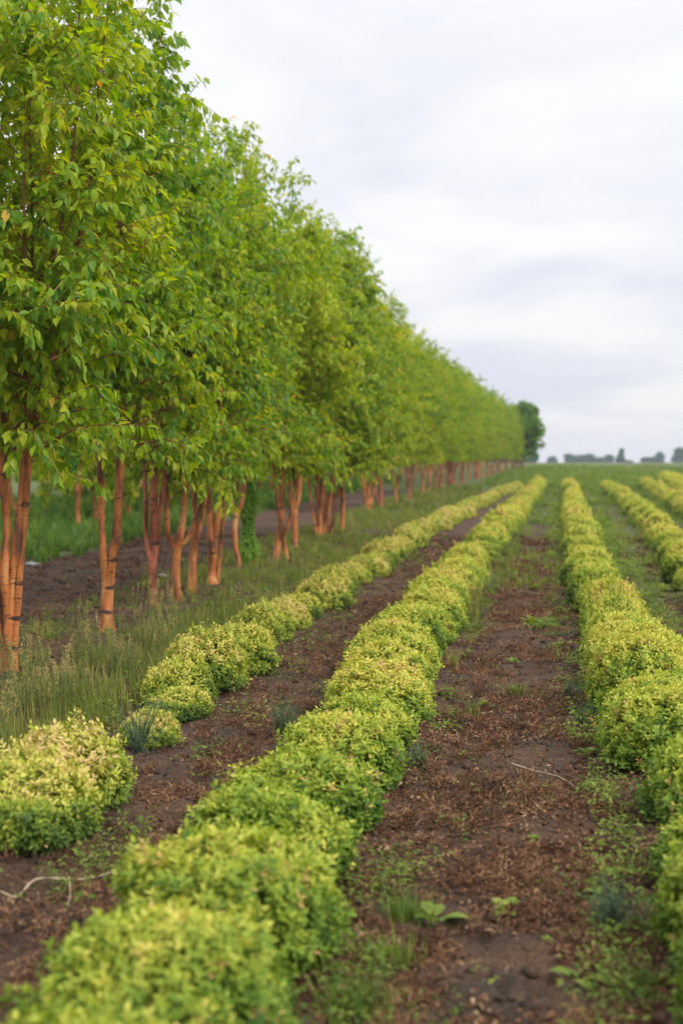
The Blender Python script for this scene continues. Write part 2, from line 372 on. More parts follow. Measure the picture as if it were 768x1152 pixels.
def build_tree(stems, H=5.7, Rm=1.3, seed=0, z0=1.0, leaf_len=.078, dens=1.22, bark=None, leafmat=None, name='tree', hi=False):
    """stems: list of (points [(dx, z) or (dx, dy, z)], r0, r1); points are local to the tree base, z from 0"""
    rg = np.random.default_rng(seed)
    lob = rg.uniform(0, 6.28, 4)
    def lobe(q):
        a_ = math.atan2(q[1], q[0])
        return 1+.11*math.sin(3*a_+lob[0]+q[2]*1.6)+.09*math.sin(2*a_+lob[1]-q[2]*2.7)+.08*math.sin(5*a_+lob[2]+q[2]*4.1)
    wood = Geo(); crown = Geo()
    tips = []
    for pts, r0, r1 in stems:
        P = [(p[0], rg.normal(0, .02) if len(p) == 2 else p[1], p[-1]) for p in pts]
        Q = resample(P, .05)
        n = len(Q)
        Q[1:, :2] += np.cumsum(rg.normal(0, .0018, (n-1, 2)), 0)
        r = np.linspace(r0, r1, n)*(1+.05*np.sin(np.linspace(0, n*.5, n)+rg.uniform(0, 6)))
        r *= 1 + .16*(rg.random(n) < .06)
        if P[0][2] < .03:
            r[:5] *= np.array([1.75, 1.42, 1.2, 1.09, 1.03])[:min(5, n)]
        wood.tube(Q, r*.93, 12, 0, tint=np.clip((Q[:, 2]-1.4)*.7, 0, .35), bump=.035)
        if P[-1][2] > .6: tips.append((Q[-1], unit((Q[-1]-Q[-5])[None])[0], r1))
    # leaders climb through the crown
    leaders = []
    target = 6
    per = max(1, int(round(target/max(1, len(tips)))))
    k = 0
    for (p0, d0, r0) in tips:
        for j in range(per):
            az = k*2.39996+rg.uniform(-.4, .4); k += 1
            spread = rg.uniform(.25, .62)*Rm*(1.0 if k > 1 else .2)
            top = rg.uniform(.66, .97)*H if k > 1 else H*.985
            end = np.array([spread*math.cos(az), spread*math.sin(az), top])
            n = 26; u = np.linspace(0, 1, n)[:, None]
            c1 = p0+d0*.5*(1 if j == 0 else 1.0)+np.array([math.cos(az), math.sin(az), 0])*.12*j
            P = (1-u)**3*p0+3*(1-u)**2*u*c1+3*(1-u)*u*u*(end-np.array([0, 0, 1.3]))+u**3*end
            P[:, :2] += np.cumsum(rg.normal(0, .012, (n, 2)), 0)*u
            P[0] = p0-d0*.02
            rr = r0*(.9 if per == 1 else .68)*(1-u[:, 0])**1.15+.004
            wood.tube(P, rr, 7, 0, tint=np.clip((P[:, 2]-1.2)*.7, 0, .75))
            leaders.append((P, rr))
    twigs = []   # polylines that carry leaves
    for P, rr in leaders:
        z = P[:, 2]
        zc = max(z0+.3, z[0]+.05)
        zi = zc
        a = rg.uniform(0, 6.28)
        while zi < z[-1]-.05:
            i0 = int(np.interp(zi, z, np.arange(len(z))))
            b = P[i0]
            a += 2.4+rg.uniform(-.5, .5)
            # favour growing away from the tree's axis
            outd = math.atan2(b[1], b[0])
            if rg.random() < .35: aa = outd+rg.normal(0, .7)
            else: aa = a
            el = rg.uniform(R(12), R(50)) if zi > z0+.75 else rg.uniform(R(-5), R(28))
            d = np.array([math.cos(aa)*math.cos(el), math.sin(aa)*math.cos(el), math.sin(el)])
            # length to envelope
            L = .05
            while L < 2.2:
                q = b+d*L
                if math.hypot(q[0], q[1]) > envelope(q[2], H, Rm, z0)*lobe(q)*rg.uniform(.97, 1.03) or q[2] > H: break
                L += .06
            L = max(.25, L*rg.uniform(.62, 1.10))
            n = max(5, int(L/.09)); u = np.linspace(0, 1, n)[:, None]
            sag = np.array([0, 0, 1.0])*(.12*L*u*(1-u)*2 - .10*L*u**3)
            C = b+d*L*u+sag+np.cumsum(rg.normal(0, .008, (n, 3)), 0)
            rb = min(.014, rr[i0]*.55)*(.6+.4*min(1, L))
            wood.tube(C, np.linspace(rb, .0022, n), 5, 0, tint=.45)
            twigs.append((C, L, True))
            # side twigs
            s = .12 if L > .5 else .05
            side = 1
            while s < L*.97:
                fi = s/L*(n-1); i1 = int(fi); b2 = C[i1]+(C[min(i1+1, n-1)]-C[i1])*(fi-i1)
                dd = unit((C[min(i1+1, n-1)]-C[max(i1-1, 0)])[None])[0]
                sd = np.cross(dd, rg.normal(0, 1, 3)); sd /= np.linalg.norm(sd)+1e-6
                d2 = dd*.55+sd*.75+np.array([0, 0, rg.uniform(-.15, .35)]); d2 /= np.linalg.norm(d2)
                l2 = rg.uniform(.16, .42)*(.7+.3*(1-s/L))
                n2 = 5; u2 = np.linspace(0, 1, n2)[:, None]
                C2 = b2+d2*l2*u2-np.array([0, 0, .25*l2])*u2**2
                crown.tube(C2, np.linspace(.0035, .0015, n2), 3, 1)
                twigs.append((C2, l2, False))
                s += rg.uniform(.085, .15)/dens
            zi += rg.uniform(.10, .19)/dens
        # leader tip
        twigs.append((P[-7:], .6, False))
        for q in range(7):
            b = P[-2-q] if q < len(P) else P[-1]
            d2 = unit(np.array([[rg.normal(0, .5), rg.normal(0, .5), .9]]))[0]
            l2 = rg.uniform(.2, .42); u2 = np.linspace(0, 1, 5)[:, None]
            C2 = b+d2*l2*u2; crown.tube(C2, np.linspace(.004, .0015, 5), 3, 1); twigs.append((C2, l2, False))
    # leaves
    LP = []; LD = []; LT = []
    for C, L, main in twigs:
        sp = .021
        s0 = .45*L if main else .02
        m = max(2, int((L-s0)/sp))
        u = (np.linspace(s0, L, m)+rg.uniform(-.01, .01, m))/L
        u = np.clip(u, 0, 1)*(len(C)-1)
        i0 = np.minimum(u.astype(int), len(C)-2)
        p = C[i0]+(C[i0+1]-C[i0])*(u-i0)[:, None]
        t = unit(C[i0+1]-C[i0])
        r_ = rg.normal(0, 1, (m, 3)); r_ = unit(np.cross(t, r_))
        LP.append(p); LD.append(t*.55+r_*.75+np.array([0, 0, -.42])); LT.append(np.full(m, rg.normal(0, .09)))
    P = np.concatenate(LP); D = unit(np.concatenate(LD)); T = np.concatenate(LT)
    D[:, 2] -= rg.uniform(0, .6, len(P)); D = unit(D)
    N = np.tile(np.array([0, 0, 1.0]), (len(P), 1)) + rg.normal(0, .45, (len(P), 3)) + np.c_[P[:, :2]*.25, np.zeros(len(P))]
    Ls = leaf_len*np.clip(rg.normal(1, .18, len(P)), .55, 1.5)
    clump = fbm(P[:, 0]*1.3+seed, P[:, 2]*1.3+P[:, 1], 2, seed)
    tint = .46+T+rg.normal(0, .13, len(P))+.35*(clump-.5)
    old = rg.random(len(P)) < .006
    tint = np.where(old, rg.uniform(.85, 1.0, len(P)), np.clip(tint, 0, .82))
    crown.leaves(P, D, N, Ls, Ls*rg.uniform(.46, .58, len(P)), 0, tint, fold=.13, curl=.28, hi=hi)
    wm = wood.mesh(name+' wood', [bark or M_BARK], smooth=True)
    cm = crown.mesh(name+' crown', [leafmat or M_TREE, M_TWIG])
    return wm, cm, len(P)

def stems_px(base, scale, lst):
    """lst: list of ([(px,py)...], r_px0, r_px1) in photo pixels; returned in metres local to base"""
    out = []
    for pts, a, b in lst:
        out.append(([((x-base[0])/scale, (base[1]-y)/scale) for x, y in pts], a/scale, b/scale))
    return out

near = [
 # base px, stems, label, bark, H, R
 ((12, 766), [([(15, 767), (17, 720), (21, 670), (26, 620), (29, 572), (33, 520)], 4.6, 3.6),
              ([(8, 768), (9, 715), (14, 660), (20, 610), (24, 560), (30, 510)], 6.5, 5.0),
              ([(8, 700), (8, 650), (9, 600), (7, 540), (10, 500)], 5.5, 4.6),
              ([(0, 767), (0, 700), (1, 640), (-2, 580), (-6, 520)], 4.2, 3.4)],
  'nearest orange-barked tree, a cluster of slender stems at the left edge of the photo', 0, 5.9, 1.25),
 ((120, 716), [([(121, 717), (121, 690), (123, 655), (126, 638), (129, 618), (132, 598), (133, 570), (134, 540), (137, 505)], 6.6, 5.0),
               ([(118, 717), (117.5, 690), (118, 655), (117.5, 632), (116, 600), (116, 560), (116, 530), (113, 500)], 4.6, 3.8)],
  'orange-barked tree with a trunk splitting low into two straight stems, second from the left edge', 0, 5.7, 1.18),
 ((173, 688), [([(173, 689), (173, 660), (172, 635), (174, 610), (175, 570), (176, 530), (178, 500)], 5.6, 4.6),
               ([(171, 634), (167, 620), (164, 600), (164, 565), (163, 530)], 3.2, 2.6),
               ([(173, 632), (178, 618), (181, 590), (184, 562), (189, 530)], 3.0, 2.5)],
  'reddish-trunked tree dividing into three upright stems at knee height', 1, 5.2, 1.12),
 ((199, 681), [([(199, 682), (199, 660), (199, 640), (200, 614), (204, 603), (207, 583), (210, 547), (213, 515)], 5.6, 3.6),
               ([(198, 618), (192, 611), (188, 597), (187, 566), (187, 545), (184, 515)], 3.8, 3.2),
               ([(201, 617), (210, 611), (219, 592), (226, 572), (236, 545)], 3.0, 2.2)],
  'orange tree whose trunk opens into a wide U-shaped fork', 0, 5.15, 1.12),
 ((216, 673), [([(215, 674), (214, 650), (215, 620), (219, 594), (218, 560), (218, 525)], 4.0, 3.0),
               ([(217, 674), (218, 650), (219, 625), (223, 608), (228, 583), (232, 550)], 3.4, 2.4)],
  'dark-scarred tree with one stem leaning right, close behind the U-forked tree', 0, 5.1, 1.12),
 ((239, 662), [([(239, 663), (239, 645), (240, 621), (237, 590), (235, 565), (234, 530)], 6.0, 3.6),
               ([(241, 624), (243, 608), (246, 580), (248, 550), (251, 520)], 3.8, 3.0),
               ([(245, 661), (246, 640), (249, 608), (252, 560), (254, 520)], 2.2, 1.8)],
  'thick short trunk with a black collar and a slim stem hugging its right side', 0, 5.35, 1.2),
 ((266, 645), [([(266, 648), (269, 636), (265, 618), (264, 600), (266, 583), (273, 568), (276, 543), (278, 515)], 3.3, 2.6),
               ([(266, 584), (260, 566), (258, 549), (255, 520)], 2.6, 2.0)],
  'slim orange tree with a crooked S-shaped trunk and a Y-shaped fork', 0, 5.85, 1.2),
 ((314, 635), [([(310.5, 636), (312, 615), (314, 598), (317, 584), (317, 560), (317, 530)], 4.0, 3.2),
               ([(323, 632), (319, 612), (316, 598), (314, 580), (311, 550)], 2.7, 2.2),
               ([(319, 605), (323, 595), (327, 580), (331, 555)], 2.5, 2.0)],
  'tree standing on two splayed orange legs that cross into one dark stem', 0, 5.45, 1.25),
]
protos = []
NLEAF = 0
for k, (bp, st, lab, bk, H, Rm) in enumerate(near):
    X, Y = at(*bp)
    p = project(X, Y, float(rise(Y)))
    sc = FPX/p[2]
    wm, cm, nl = build_tree(stems_px(bp, sc, st), H=H, Rm=Rm, seed=100+k, bark=[M_BARK, M_BARK2][bk], name='orange bark tree', hi=k < 4)
    NLEAF += nl
    t = empty('orange_bark_tree', (X, Y, gz(X, Y)-.03), YAW*0.6)
    tag(t, lab, 'tree', 'orange-barked trees in a row along the field')
    link('trunk', wm, t); link('crown', cm, t)
    protos.append((wm, cm, H))
print('leaves', NLEAF)
# two generic prototypes
rg = np.random.default_rng(5)
for k in range(3):
    st = [([(0, 0, 0), (.02, 0, .3), (0, .01, .55), (.1, .03, .9), (.14, .05, 1.35)], .055, .036),
          ([(0, 0, .5), (-.08, -.03, .7), (-.12, -.05, 1.0), (-.14, -.06, 1.35)], .036, .028)]
    if k: st.append(([(0.02, 0.03, 0), (.1, .12, .6), (.22, .2, 1.3)], .034, .026))
    if k == 1: st.append(([(-.02, .03, 0), (-.12, .08, .5), (-.25, .1, 1.3)], .03, .024))
    if k == 2: st.append(([(0.02, -.05, 0), (-.05, -.15, .6), (-.1, -.22, 1.3)], .04, .03))
    wm, cm, nl = build_tree(st, H=5.65, Rm=1.45, seed=300+k, z0=.72, bark=[M_BARK, M_BARK2][k % 2], name='orange bark tree')
    protos.append((wm, cm, 5.8))
mid = [((331, 622), 'thin paired orange stems just right of the splayed two-legged tree'),
       ((360, 610), 'orange tree just right of centre-left, first of a close pair of trunks'),
       ((369, 608), 'slimmer yellowish trunk close behind the first of a pair of trunks'),
       ((385, 603), 'lone straight pinkish trunk with dark soil at its foot'),
       ((414, 577), 'trunk standing back in the weeds, right of the lone pinkish trunk'),
       ((428, 574), 'second trunk back in the weeds, right of the lone pinkish trunk'),
       ((445, 570), 'third trunk back in the weeds, right of the lone pinkish trunk'),
       ((460, 562), 'fourth trunk back in the weeds, right of the lone pinkish trunk')]
def place_tree(pi, X, Y, rz, s, name, lab, cat='tree', group=None, crown_mat=None):
    wm, cm, H = protos[pi]
    t = empty(name, (X, Y, gz(X, Y)-.03), rz, s)
    tag(t, lab, cat, group)
    link('trunk', wm, t); link('crown', cm, t)
    return t
for k, (bp, lab) in enumerate(mid):
    X, Y = at(*bp)
    place_tree([8, 10, 9, 8, 10, 9, 8, 9][k], X, Y, 1.3*k+.7, [.97, 1.0, .96, 1.0, .98, 1.02, .97, 1.0][k], 'orange_bark_tree', lab, group='orange-barked trees in a row along the field')
far_pts = []
y = 50.0
while y < 119:
    x = np.interp(y, [46, 66, 93, 120], [-4.1, -3.8, -3.1, -1.7]); far_pts.append((x, y)); y += random.uniform(2.1, 3.2)+ (y-50)*.01
for k, (x, y) in enumerate(far_pts):
    place_tree(random.choice([8, 9, 10, 8, 9, 10, 7]), x+random.uniform(-.2, .2), y, random.uniform(0, 6.28), random.uniform(.9, 1.05), 'orange_bark_tree',
               'distant orange-barked tree in the hazy far part of the tree row', group='distant trees of the row')
# last tree, darker and rounder
st = [([(0, 0, 0), (.05, 0, .6), (.1, 0, 1.3)], .09, .06), ([(0, 0, .3), (-.15, .1, .8), (-.25, .1, 1.3)], .06, .045)]
wm, cm, nl = build_tree(st, H=5.7, Rm=2.3, seed=77, leaf_len=.15, dens=1.5, z0=1.3, bark=M_BARK, leafmat=M_TREEDARK, name='round tree')
X, Y = at(587, 531)
t = empty('round_tree', (X, Y, gz(X, Y)), 0, 1.0); tag(t, 'dark green rounded tree standing last at the far end of the tree row', 'tree')
link('trunk', wm, t); link('crown', cm, t)
# second row across the lane
ords = ['first', 'second', 'third', 'fourth', 'fifth', 'sixth', 'seventh', 'eighth', 'ninth', 'tenth', 'eleventh', 'twelfth', 'thirteenth', 'fourteenth', 'fifteenth', 'sixteenth', 'seventeenth', 'eighteenth', 'nineteenth', 'twentieth',
        'twenty-first', 'twenty-second', 'twenty-third', 'twenty-fourth', 'twenty-fifth']
X0, Y0 = at(88, 596)
low_trees = []
for k in range(2):
    st = [([(0, 0, 0), (.03, 0, .3), (.1, .03, .7)], .06, .04), ([(0, 0, .2), (-.12, -.03, .5), (-.16, -.05, .8)], .04, .03)]
    wm, cm, nl = build_tree(st, H=5.2, Rm=1.7, seed=500+k, leaf_len=.12, dens=.8, z0=.15, name='low crowned tree')
    low_trees.append(len(protos)); protos.append((wm, cm, 5.2))
back = [(-9.3, 24.6), (X0, Y0)]
yy = Y0+2.0
while yy < 230:
    back.append((-9.5+random.uniform(-.3, .3), yy)); yy += random.uniform(1.7, 2.3)*(1+yy*.004)
for k, (x, y) in enumerate(back):
    lab = 'twin-stemmed tree across the dark lane, seen between the two leftmost trees' if k == 1 else 'tree of the second row across the lane, half hidden behind the nearer trunks'
    place_tree(8 if k < 2 else low_trees[k % 2] if k % 4 else 9, x, y, 1.9*k, random.uniform(.95, 1.08), 'orange_bark_tree', lab, group='second tree row beyond the lane')
k = 0; yy = 26.0
while yy < 190:
    x = -15+random.uniform(-.6, .6)
    if in_view_pt(x, yy): place_tree(low_trees[k % 2], x, yy, 1.1*k, random.uniform(1, 1.2), 'low_crowned_tree', 'bushy tree of the farthest row, glimpsed as dim green behind both nearer rows', group='third tree row behind')
    k += 1; yy += random.uniform(2.4, 3.2)*(1+yy*.004)

# vine-wrapped sapling
X, Y = at(279, 642)
v = empty('vine_covered_sapling', (X, Y, gz(X, Y)-.02)); tag(v, 'slim sapling smothered in bright green climbing vine beside the S-shaped trunk', 'sapling')
g = Geo(); g.tube(resample([(.06, 0, 0), (.07, .02, .5), (.05, 0, 1.0), (.09, 0, 1.9)], .08), .018, 7); link('trunk', g.mesh('sapling trunk', [M_TWIG], True), v)
g = Geo(); n = 2600
z = RNG.uniform(.03, 1.15, n); a = RNG.uniform(0, 6.28, n); rr = RNG.uniform(.02, 1, n)**.5*(.10+.035*np.sin(z*9))*(1.15-z*.35)
P = np.c_[rr*np.cos(a), rr*np.sin(a), z]; g.leaves(P, np.c_[np.cos(a), np.sin(a), RNG.normal(-.3, .4, n)], RNG.normal(0, .4, (n, 3))+[0, 0, 1], .045, .03, 0, RNG.uniform(0, 1, n))
link('vine', g.mesh('vine leaves', [M_VINE]), v)

# ------------------------------------------------------------------ golden shrubs
def build_shrub(seed, rx=.34, ry=.43, h=.40, shoots=1700, leaf=.031, kind='gold', per=9, inner=2600, hi=False, yel=0.0):
    rg = np.random.default_rng(seed)
    n = shoots
    u = rg.random(n)
    cz = u*1.12-.12; cz = np.clip(cz, -.1, 1); a = rg.uniform(0, 2*math.pi, n)
    s = np.sqrt(1-np.clip(cz, 0, 1)**2)
    d = np.c_[s*np.cos(a), s*np.sin(a), cz]
    lump = 1+.34*(fbm(np.cos(a)*1.6*s+seed*3.1+4, np.sin(a)*1.6*s+cz*1.5, 3, seed)-.5)
    dep = 1-np.abs(rg.normal(0, .045, n))+ (rg.random(n) < .10)*rg.uniform(.04, .16, n)
    flat = np.power(np.clip(cz, 0, 1), .92)
    c = np.c_[d[:, 0]*rx, d[:, 1]*ry, .07+flat*(h-.07)]*1.0
    c[:, :2] *= (lump*dep)[:, None]; c[:, 2] *= lump*dep
    nrm = unit(np.c_[d[:, 0]/rx, d[:, 1]/ry, cz/h])
    ax = unit(nrm*.75+np.array([0, 0, .55])+rg.normal(0, .28, (n, 3)))
    L = rg.uniform(.03, .065, n)
    g = Geo()
    # leaves on shoots
    j = np.arange(per)
    f = (j+.5)/per
    ang = (j*2.4)[None]+rg.uniform(0, 6.28, n)[:, None]
    A = unit(np.cross(ax, rg.normal(0, 1, (n, 3)))); B = np.cross(ax, A)
    rad = np.cos(ang)[..., None]*A[:, None]+np.sin(ang)[..., None]*B[:, None]
    P = c[:, None]+ax[:, None]*((f-1)[None, :, None]*L[:, None, None]*1.3)
    D = ax[:, None]*(.12+.62*f**2)[None, :, None]+rad*(1.0-.38*f)[None, :, None]+rg.normal(0, .15, (n, per, 3))
    Nn = ax[:, None]*1.0+rad*-.2+rg.normal(0, .25, (n, per, 3))
    ln = leaf*(1.1-.35*f)[None]*rg.uniform(.75, 1.25, (n, per))
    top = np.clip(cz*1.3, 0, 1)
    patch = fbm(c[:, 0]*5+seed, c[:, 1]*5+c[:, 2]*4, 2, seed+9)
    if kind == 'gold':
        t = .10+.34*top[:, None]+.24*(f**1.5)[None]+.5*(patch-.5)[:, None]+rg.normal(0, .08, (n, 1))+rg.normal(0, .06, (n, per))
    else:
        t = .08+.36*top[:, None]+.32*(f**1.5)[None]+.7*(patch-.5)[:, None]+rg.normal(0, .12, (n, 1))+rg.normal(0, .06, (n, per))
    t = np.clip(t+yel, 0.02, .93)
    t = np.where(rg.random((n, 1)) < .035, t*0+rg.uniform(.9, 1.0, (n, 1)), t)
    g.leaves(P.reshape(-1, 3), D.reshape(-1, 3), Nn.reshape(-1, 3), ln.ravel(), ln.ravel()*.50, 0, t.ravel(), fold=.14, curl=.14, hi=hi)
    # inner, older leaves
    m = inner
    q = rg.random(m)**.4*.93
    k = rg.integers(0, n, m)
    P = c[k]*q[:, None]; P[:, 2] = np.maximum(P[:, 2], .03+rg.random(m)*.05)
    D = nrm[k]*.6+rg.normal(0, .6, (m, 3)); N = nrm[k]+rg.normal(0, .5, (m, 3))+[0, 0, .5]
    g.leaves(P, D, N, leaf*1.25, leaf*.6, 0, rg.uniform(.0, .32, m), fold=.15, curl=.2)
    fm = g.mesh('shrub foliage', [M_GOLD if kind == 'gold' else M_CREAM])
    g = Geo()
    for k in rg.integers(0, n, 70):
        e = c[k]*.93; b = np.array([e[0]*.22, e[1]*.22, -.03])
        mid_ = (b+e)/2+np.array([e[0]*.12, e[1]*.12, -.03])
        g.tube([b, mid_, e], [.004, .003, .0015], 4)
    sm = g.mesh('shrub stems', [M_STEM], True)
    return fm, sm
GOLD = [build_shrub(10+k, rx=[.315, .335, .30, .325, .34][k], ry=[.355, .385, .33, .36, .39][k], h=[.355, .41, .335, .39, .365][k], hi=True) for k in range(5)]
GOLD_YELLOW = [build_shrub(20+k, rx=[.295, .31, .285][k], ry=[.38, .42, .40][k], h=[.38, .35, .40][k], yel=.10) for k in range(3)]
GOLD_GREEN = [build_shrub(30+k, rx=.33, ry=.43, h=.39, hi=True) for k in range(2)]
PALE = [build_shrub(50+k, rx=[.25, .275, .235][k], ry=[.35, .38, .33][k], h=[.30, .33, .28][k], hi=True, shoots=900, kind='cream', leaf=.027, inner=1500) for k in range(3)]
SMALL = [build_shrub(60+k, rx=.285, ry=[.44, .48, .42][k], h=[.40, .44, .36][k], shoots=330, leaf=.055, per=8, inner=500, yel=.17) for k in range(3)]
SMALLP = [build_shrub(70, rx=.235, ry=.38, h=.30, shoots=260, leaf=.05, kind='cream', per=8, inner=400, yel=.12)]

rowtext = {'left': 'left hedge row beside trees', 'middle': 'long middle hedge row', 'right': 'hedge row right of brown alley',
           'outer': 'second hedge row from right', 'farthest': 'rightmost hedge row', }
def put_shrub(row, idx, x, y, s, rz, protolist, full, label):
    fm, sm = random.choice(protolist)
    z = float(low(np.array([x]), np.array([y]))[0])
    if full:
        t = empty('golden_shrub', (x, y, z-.02), rz, 1); t.scale = s
        link('foliage', fm, t); link('stems', sm, t)
    else:
        t = link('golden_shrub', fm, None, (x, y, z-.03)); t.rotation_euler = (0, 0, rz); t.scale = s
    tag(t, label, 'shrub', 'golden shrubs of the ' + row_group[row])
row_group = rowtext
NS = 0
ymid = {'middle': [2.7, 3.38, 4.08, 4.80, 5.6, 6.4, 7.2, 8.05, 8.85],
        'left': [5.1, 5.25, 5.8, 7.15, 7.95, 8.35, 8.9, 9.6, 10.4],
        'right': [2.85, 3.3, 3.75, 4.35, 5.0, 5.9, 7.05, 7.75, 8.5, 9.3]}
look = ['plump', 'broad', 'rounded', 'dense', 'spreading', 'domed', 'bushy']
for row, yend, step in (('middle', 61, .84), ('left', 57, .84), ('right', 60, .84), ('outer', 58, .95), ('farthest', 60, 1.15)):
    L = list(ymid.get(row, [9.0]))
    while L[-1] < yend: L.append(L[-1]+step*random.uniform(.88, 1.12)*(1+L[-1]*.004))
    idx = 0
    for y in L:
        x = float(rowx(row, y))+random.uniform(-.045, .045)*(1.6 if row == 'left' else 1)
        p = project(x, y, .3+float(rise(y)))
        if p is None or p[0] < -90 or p[0] > 768+.35*FPX/p[2]+30 or p[1] > 1152+.3*FPX/p[2]: continue
        if row == 'left' and (random.random() < .07 and y > 11): continue
        if row == 'left' and y == 5.1: x = -2.42
        s = random.uniform(.9, 1.12)
        sc = (s*random.uniform(.9, 1.06), s*random.uniform(.94, 1.08), s*random.uniform(.82, 1.16))
        if row == 'left':
            big = 1.2 if y < 6.2 else (.70 if y < 7.2 else (.72 if y < 8 else 1.0))
            sc = tuple(c*big for c in sc)
        if row == 'middle' and y < 5: sc = (max(sc[0], 1.0), min(sc[1], .98), min(sc[2], 1.03))
        full = y < 12
        if row == 'left': pl = PALE if y < 22 else SMALLP
        else: pl = (GOLD if y < 7.5 else GOLD_YELLOW+GOLD[:1] if y < 22 else SMALL)
        if row == 'right' and 9 > y > 6.4: pl = GOLD_GREEN
        col = 'pale yellow' if row == 'left' else 'golden-green'
        if idx < 25:
            lab = f'{look[idx % 7]} {col} shrub, {ords[idx]} from the camera, {rowtext[row]}'
        else:
            lab = f'small distant {col} shrub, far along {rowtext[row]}'
        put_shrub(row, idx, x, y, sc, random.uniform(0, .5)*random.choice([0, 1])+random.choice([0, math.pi]), pl, full, lab)
        idx += 1; NS += 1
print('shrubs', NS)
# mass of shrubs still farther right, too far to count
g = Geo()
cen = []
for y in np.arange(44, 80, 1.0): cen.append((float(rowx('edge', y))+random.uniform(-.1, .1), y))
for y in np.arange(62, 100, 1.4):
    for x0 in (9.2, 11.8, 15, 18.6): cen.append((x0+random.uniform(-.3, .3)+(y-62)*.05, y))
rg = np.random.default_rng(3)
for x, y in cen:
    n = 260
    cz = rg.random(n); a = rg.uniform(0, 6.28, n); s = np.sqrt(1-cz**2)
    z0 = float(low(np.array([x]), np.array([y]))[0])
    P = np.c_[x+s*np.cos(a)*.42, y+s*np.sin(a)*.5, z0+.05+cz*.36]
    g.leaves(P, rg.normal(0, .6, (n, 3))+[0, 0, .6], rg.normal(0, .5, (n, 3))+[0, 0, 1], .11, .06, 0, rg.uniform(.35, .9, n))
tag(link('shrub_cover', g.mesh('far shrub cover', [M_GOLD])), 'yellow-green rows of far shrubs merging at the right of the field', 'shrubs', kind='stuff')

# ------------------------------------------------------------------ scattered cover (stuff)
def in_view(x, y, m=40):
    dx = x; dy = y
    xr = dx*math.cos(YAW)+dy*math.sin(YAW); yr = -dx*math.sin(YAW)+dy*math.cos(YAW)
    return (yr > 1.5) & (np.abs(xr/np.maximum(yr, .1)) < (384+m)/FPX)
def blades(g, P, h, w, tint, rg, lean=.35, mi=0):
    n = len(P)
    a = rg.uniform(0, 6.28, n); ld = np.c_[np.cos(a), np.sin(a), np.zeros(n)]
    side = np.c_[-np.sin(a), np.cos(a), np.zeros(n)]
    h = h[:, None]; w = w[:, None]; ln = (rg.random(n)[:, None]*lean+.05)
    V = np.empty((n, 5, 3))
    V[:, 0] = P-side*w*.5; V[:, 1] = P+side*w*.5
    m_ = P+np.array([0, 0, 1])*h*.55+ld*h*ln*.35
    V[:, 2] = m_+side*w*.42; V[:, 3] = m_-side*w*.42
    V[:, 4] = P+np.array([0, 0, 1])*h+ld*h*ln*1.2
    i = np.arange(n)[:, None]*5
    g.V.append(V.reshape(-1, 3)); g.F.append(i+np.array([[0, 1, 2, 3]])+g.n); g.M.append(np.full(n, mi)); 
    g.F.append(i+np.array([[3, 2, 4]])+g.n); g.M.append(np.full(n, mi)); g.T.append(np.repeat(tint, 5)); g.n += 5*n

# grass under the trees: tufts
g = Geo(); rg = np.random.default_rng(21)
def tufts(n, xr, yr, fall, hmean, per, wid=.004, tint0=.4, clumpf=1.4, seed=1, thr=.42):
    y = yr[0]*(yr[1]/yr[0])**rg.random(n) if fall else rg.uniform(*yr, n)
    x = rg.uniform(*xr, n)
    keep = in_view(x, y) & (fbm(x*clumpf, y*clumpf*.6, 3, seed) > thr)
    x = x[keep]; y = y[keep]
    k = len(x)
    px = np.repeat(x, per)+rg.normal(0, .035, k*per); py = np.repeat(y, per)+rg.normal(0, .035, k*per)
    P = np.c_[px, py, ground(px, py)-.005]
    hh = np.repeat(hmean*rg.uniform(.5, 1.5, k), per)*rg.uniform(.5, 1.1, k*per)
    far = np.maximum(1, P[:, 1]/14)
    blades(g, P, hh, wid*rg.uniform(.7, 1.4, k*per)*far, np.clip(np.repeat(rg.normal(tint0, .15, k), per)+rg.normal(0, .1, k*per), 0, 1), rg)
tufts(4200, (-4.6, -2.45), (6.5, 60), True, .12, 9, seed=3, thr=.575, clumpf=2.2, tint0=.5)
tufts(2600, (-4.6, -2.2), (16, 60), True, .16, 12, seed=6, thr=.46)
tufts(450, (-3.2, -2.3), (5.2, 14), False, .12, 10, seed=4, thr=.5)
tufts(500, (-3.2, -2.35), (5.5, 14), False, .17, 10, seed=14, thr=.45)
tag(link('grass', g.mesh('grass', [M_GRASS])), 'thin grey-green grass and weeds growing under the tree row', 'grass', kind='stuff')
# lush greenery beyond the lane
g = Geo()
tufts(4200, (-16, -6.9), (14, 75), True, .26, 14, wid=.016, tint0=.5, seed=8, thr=.30)
tag(link('tall_grass', g.mesh('lush grass', [M_LUSH])), 'lush bright green weeds across the dark lane behind the tree trunks', 'grass', kind='stuff')
# weeds filling the far alleys and field: broad leaves close to the ground
g = Geo()
n = 60000
y = 9*(150/9)**rg.random(n); x = rg.uniform(-.25, .25, n)*y*1.1-.02*y
x = np.where(rg.random(n) < .35, rg.uniform(-1.2, 5, n), x)
dens_ = cover(x, y)
patch = fbm(x*1.1, y*.7, 3, 41)
keep = in_view(x, y) & (patch*1.0+dens_*.55 > .80+.05*(y < 35)) & (x > -2.6+0*y)
for r_ in ('middle', 'right', 'outer', 'left'): keep &= ~((np.abs(x-rowx(r_, y)) < .28) & (y < 60))
keep &= ~((x < rowx('middle', y)-.3) & (x > rowx('left', y)+.3) & (y < 40))
x = x[keep]; y = y[keep]; k = len(x); per = 5
px = np.repeat(x, per)+rg.normal(0, .03, k*per); py = np.repeat(y, per)+rg.normal(0, .03, k*per)
s = np.maximum(1, py/16)**.8
a = rg.uniform(0, 6.28, k*per)
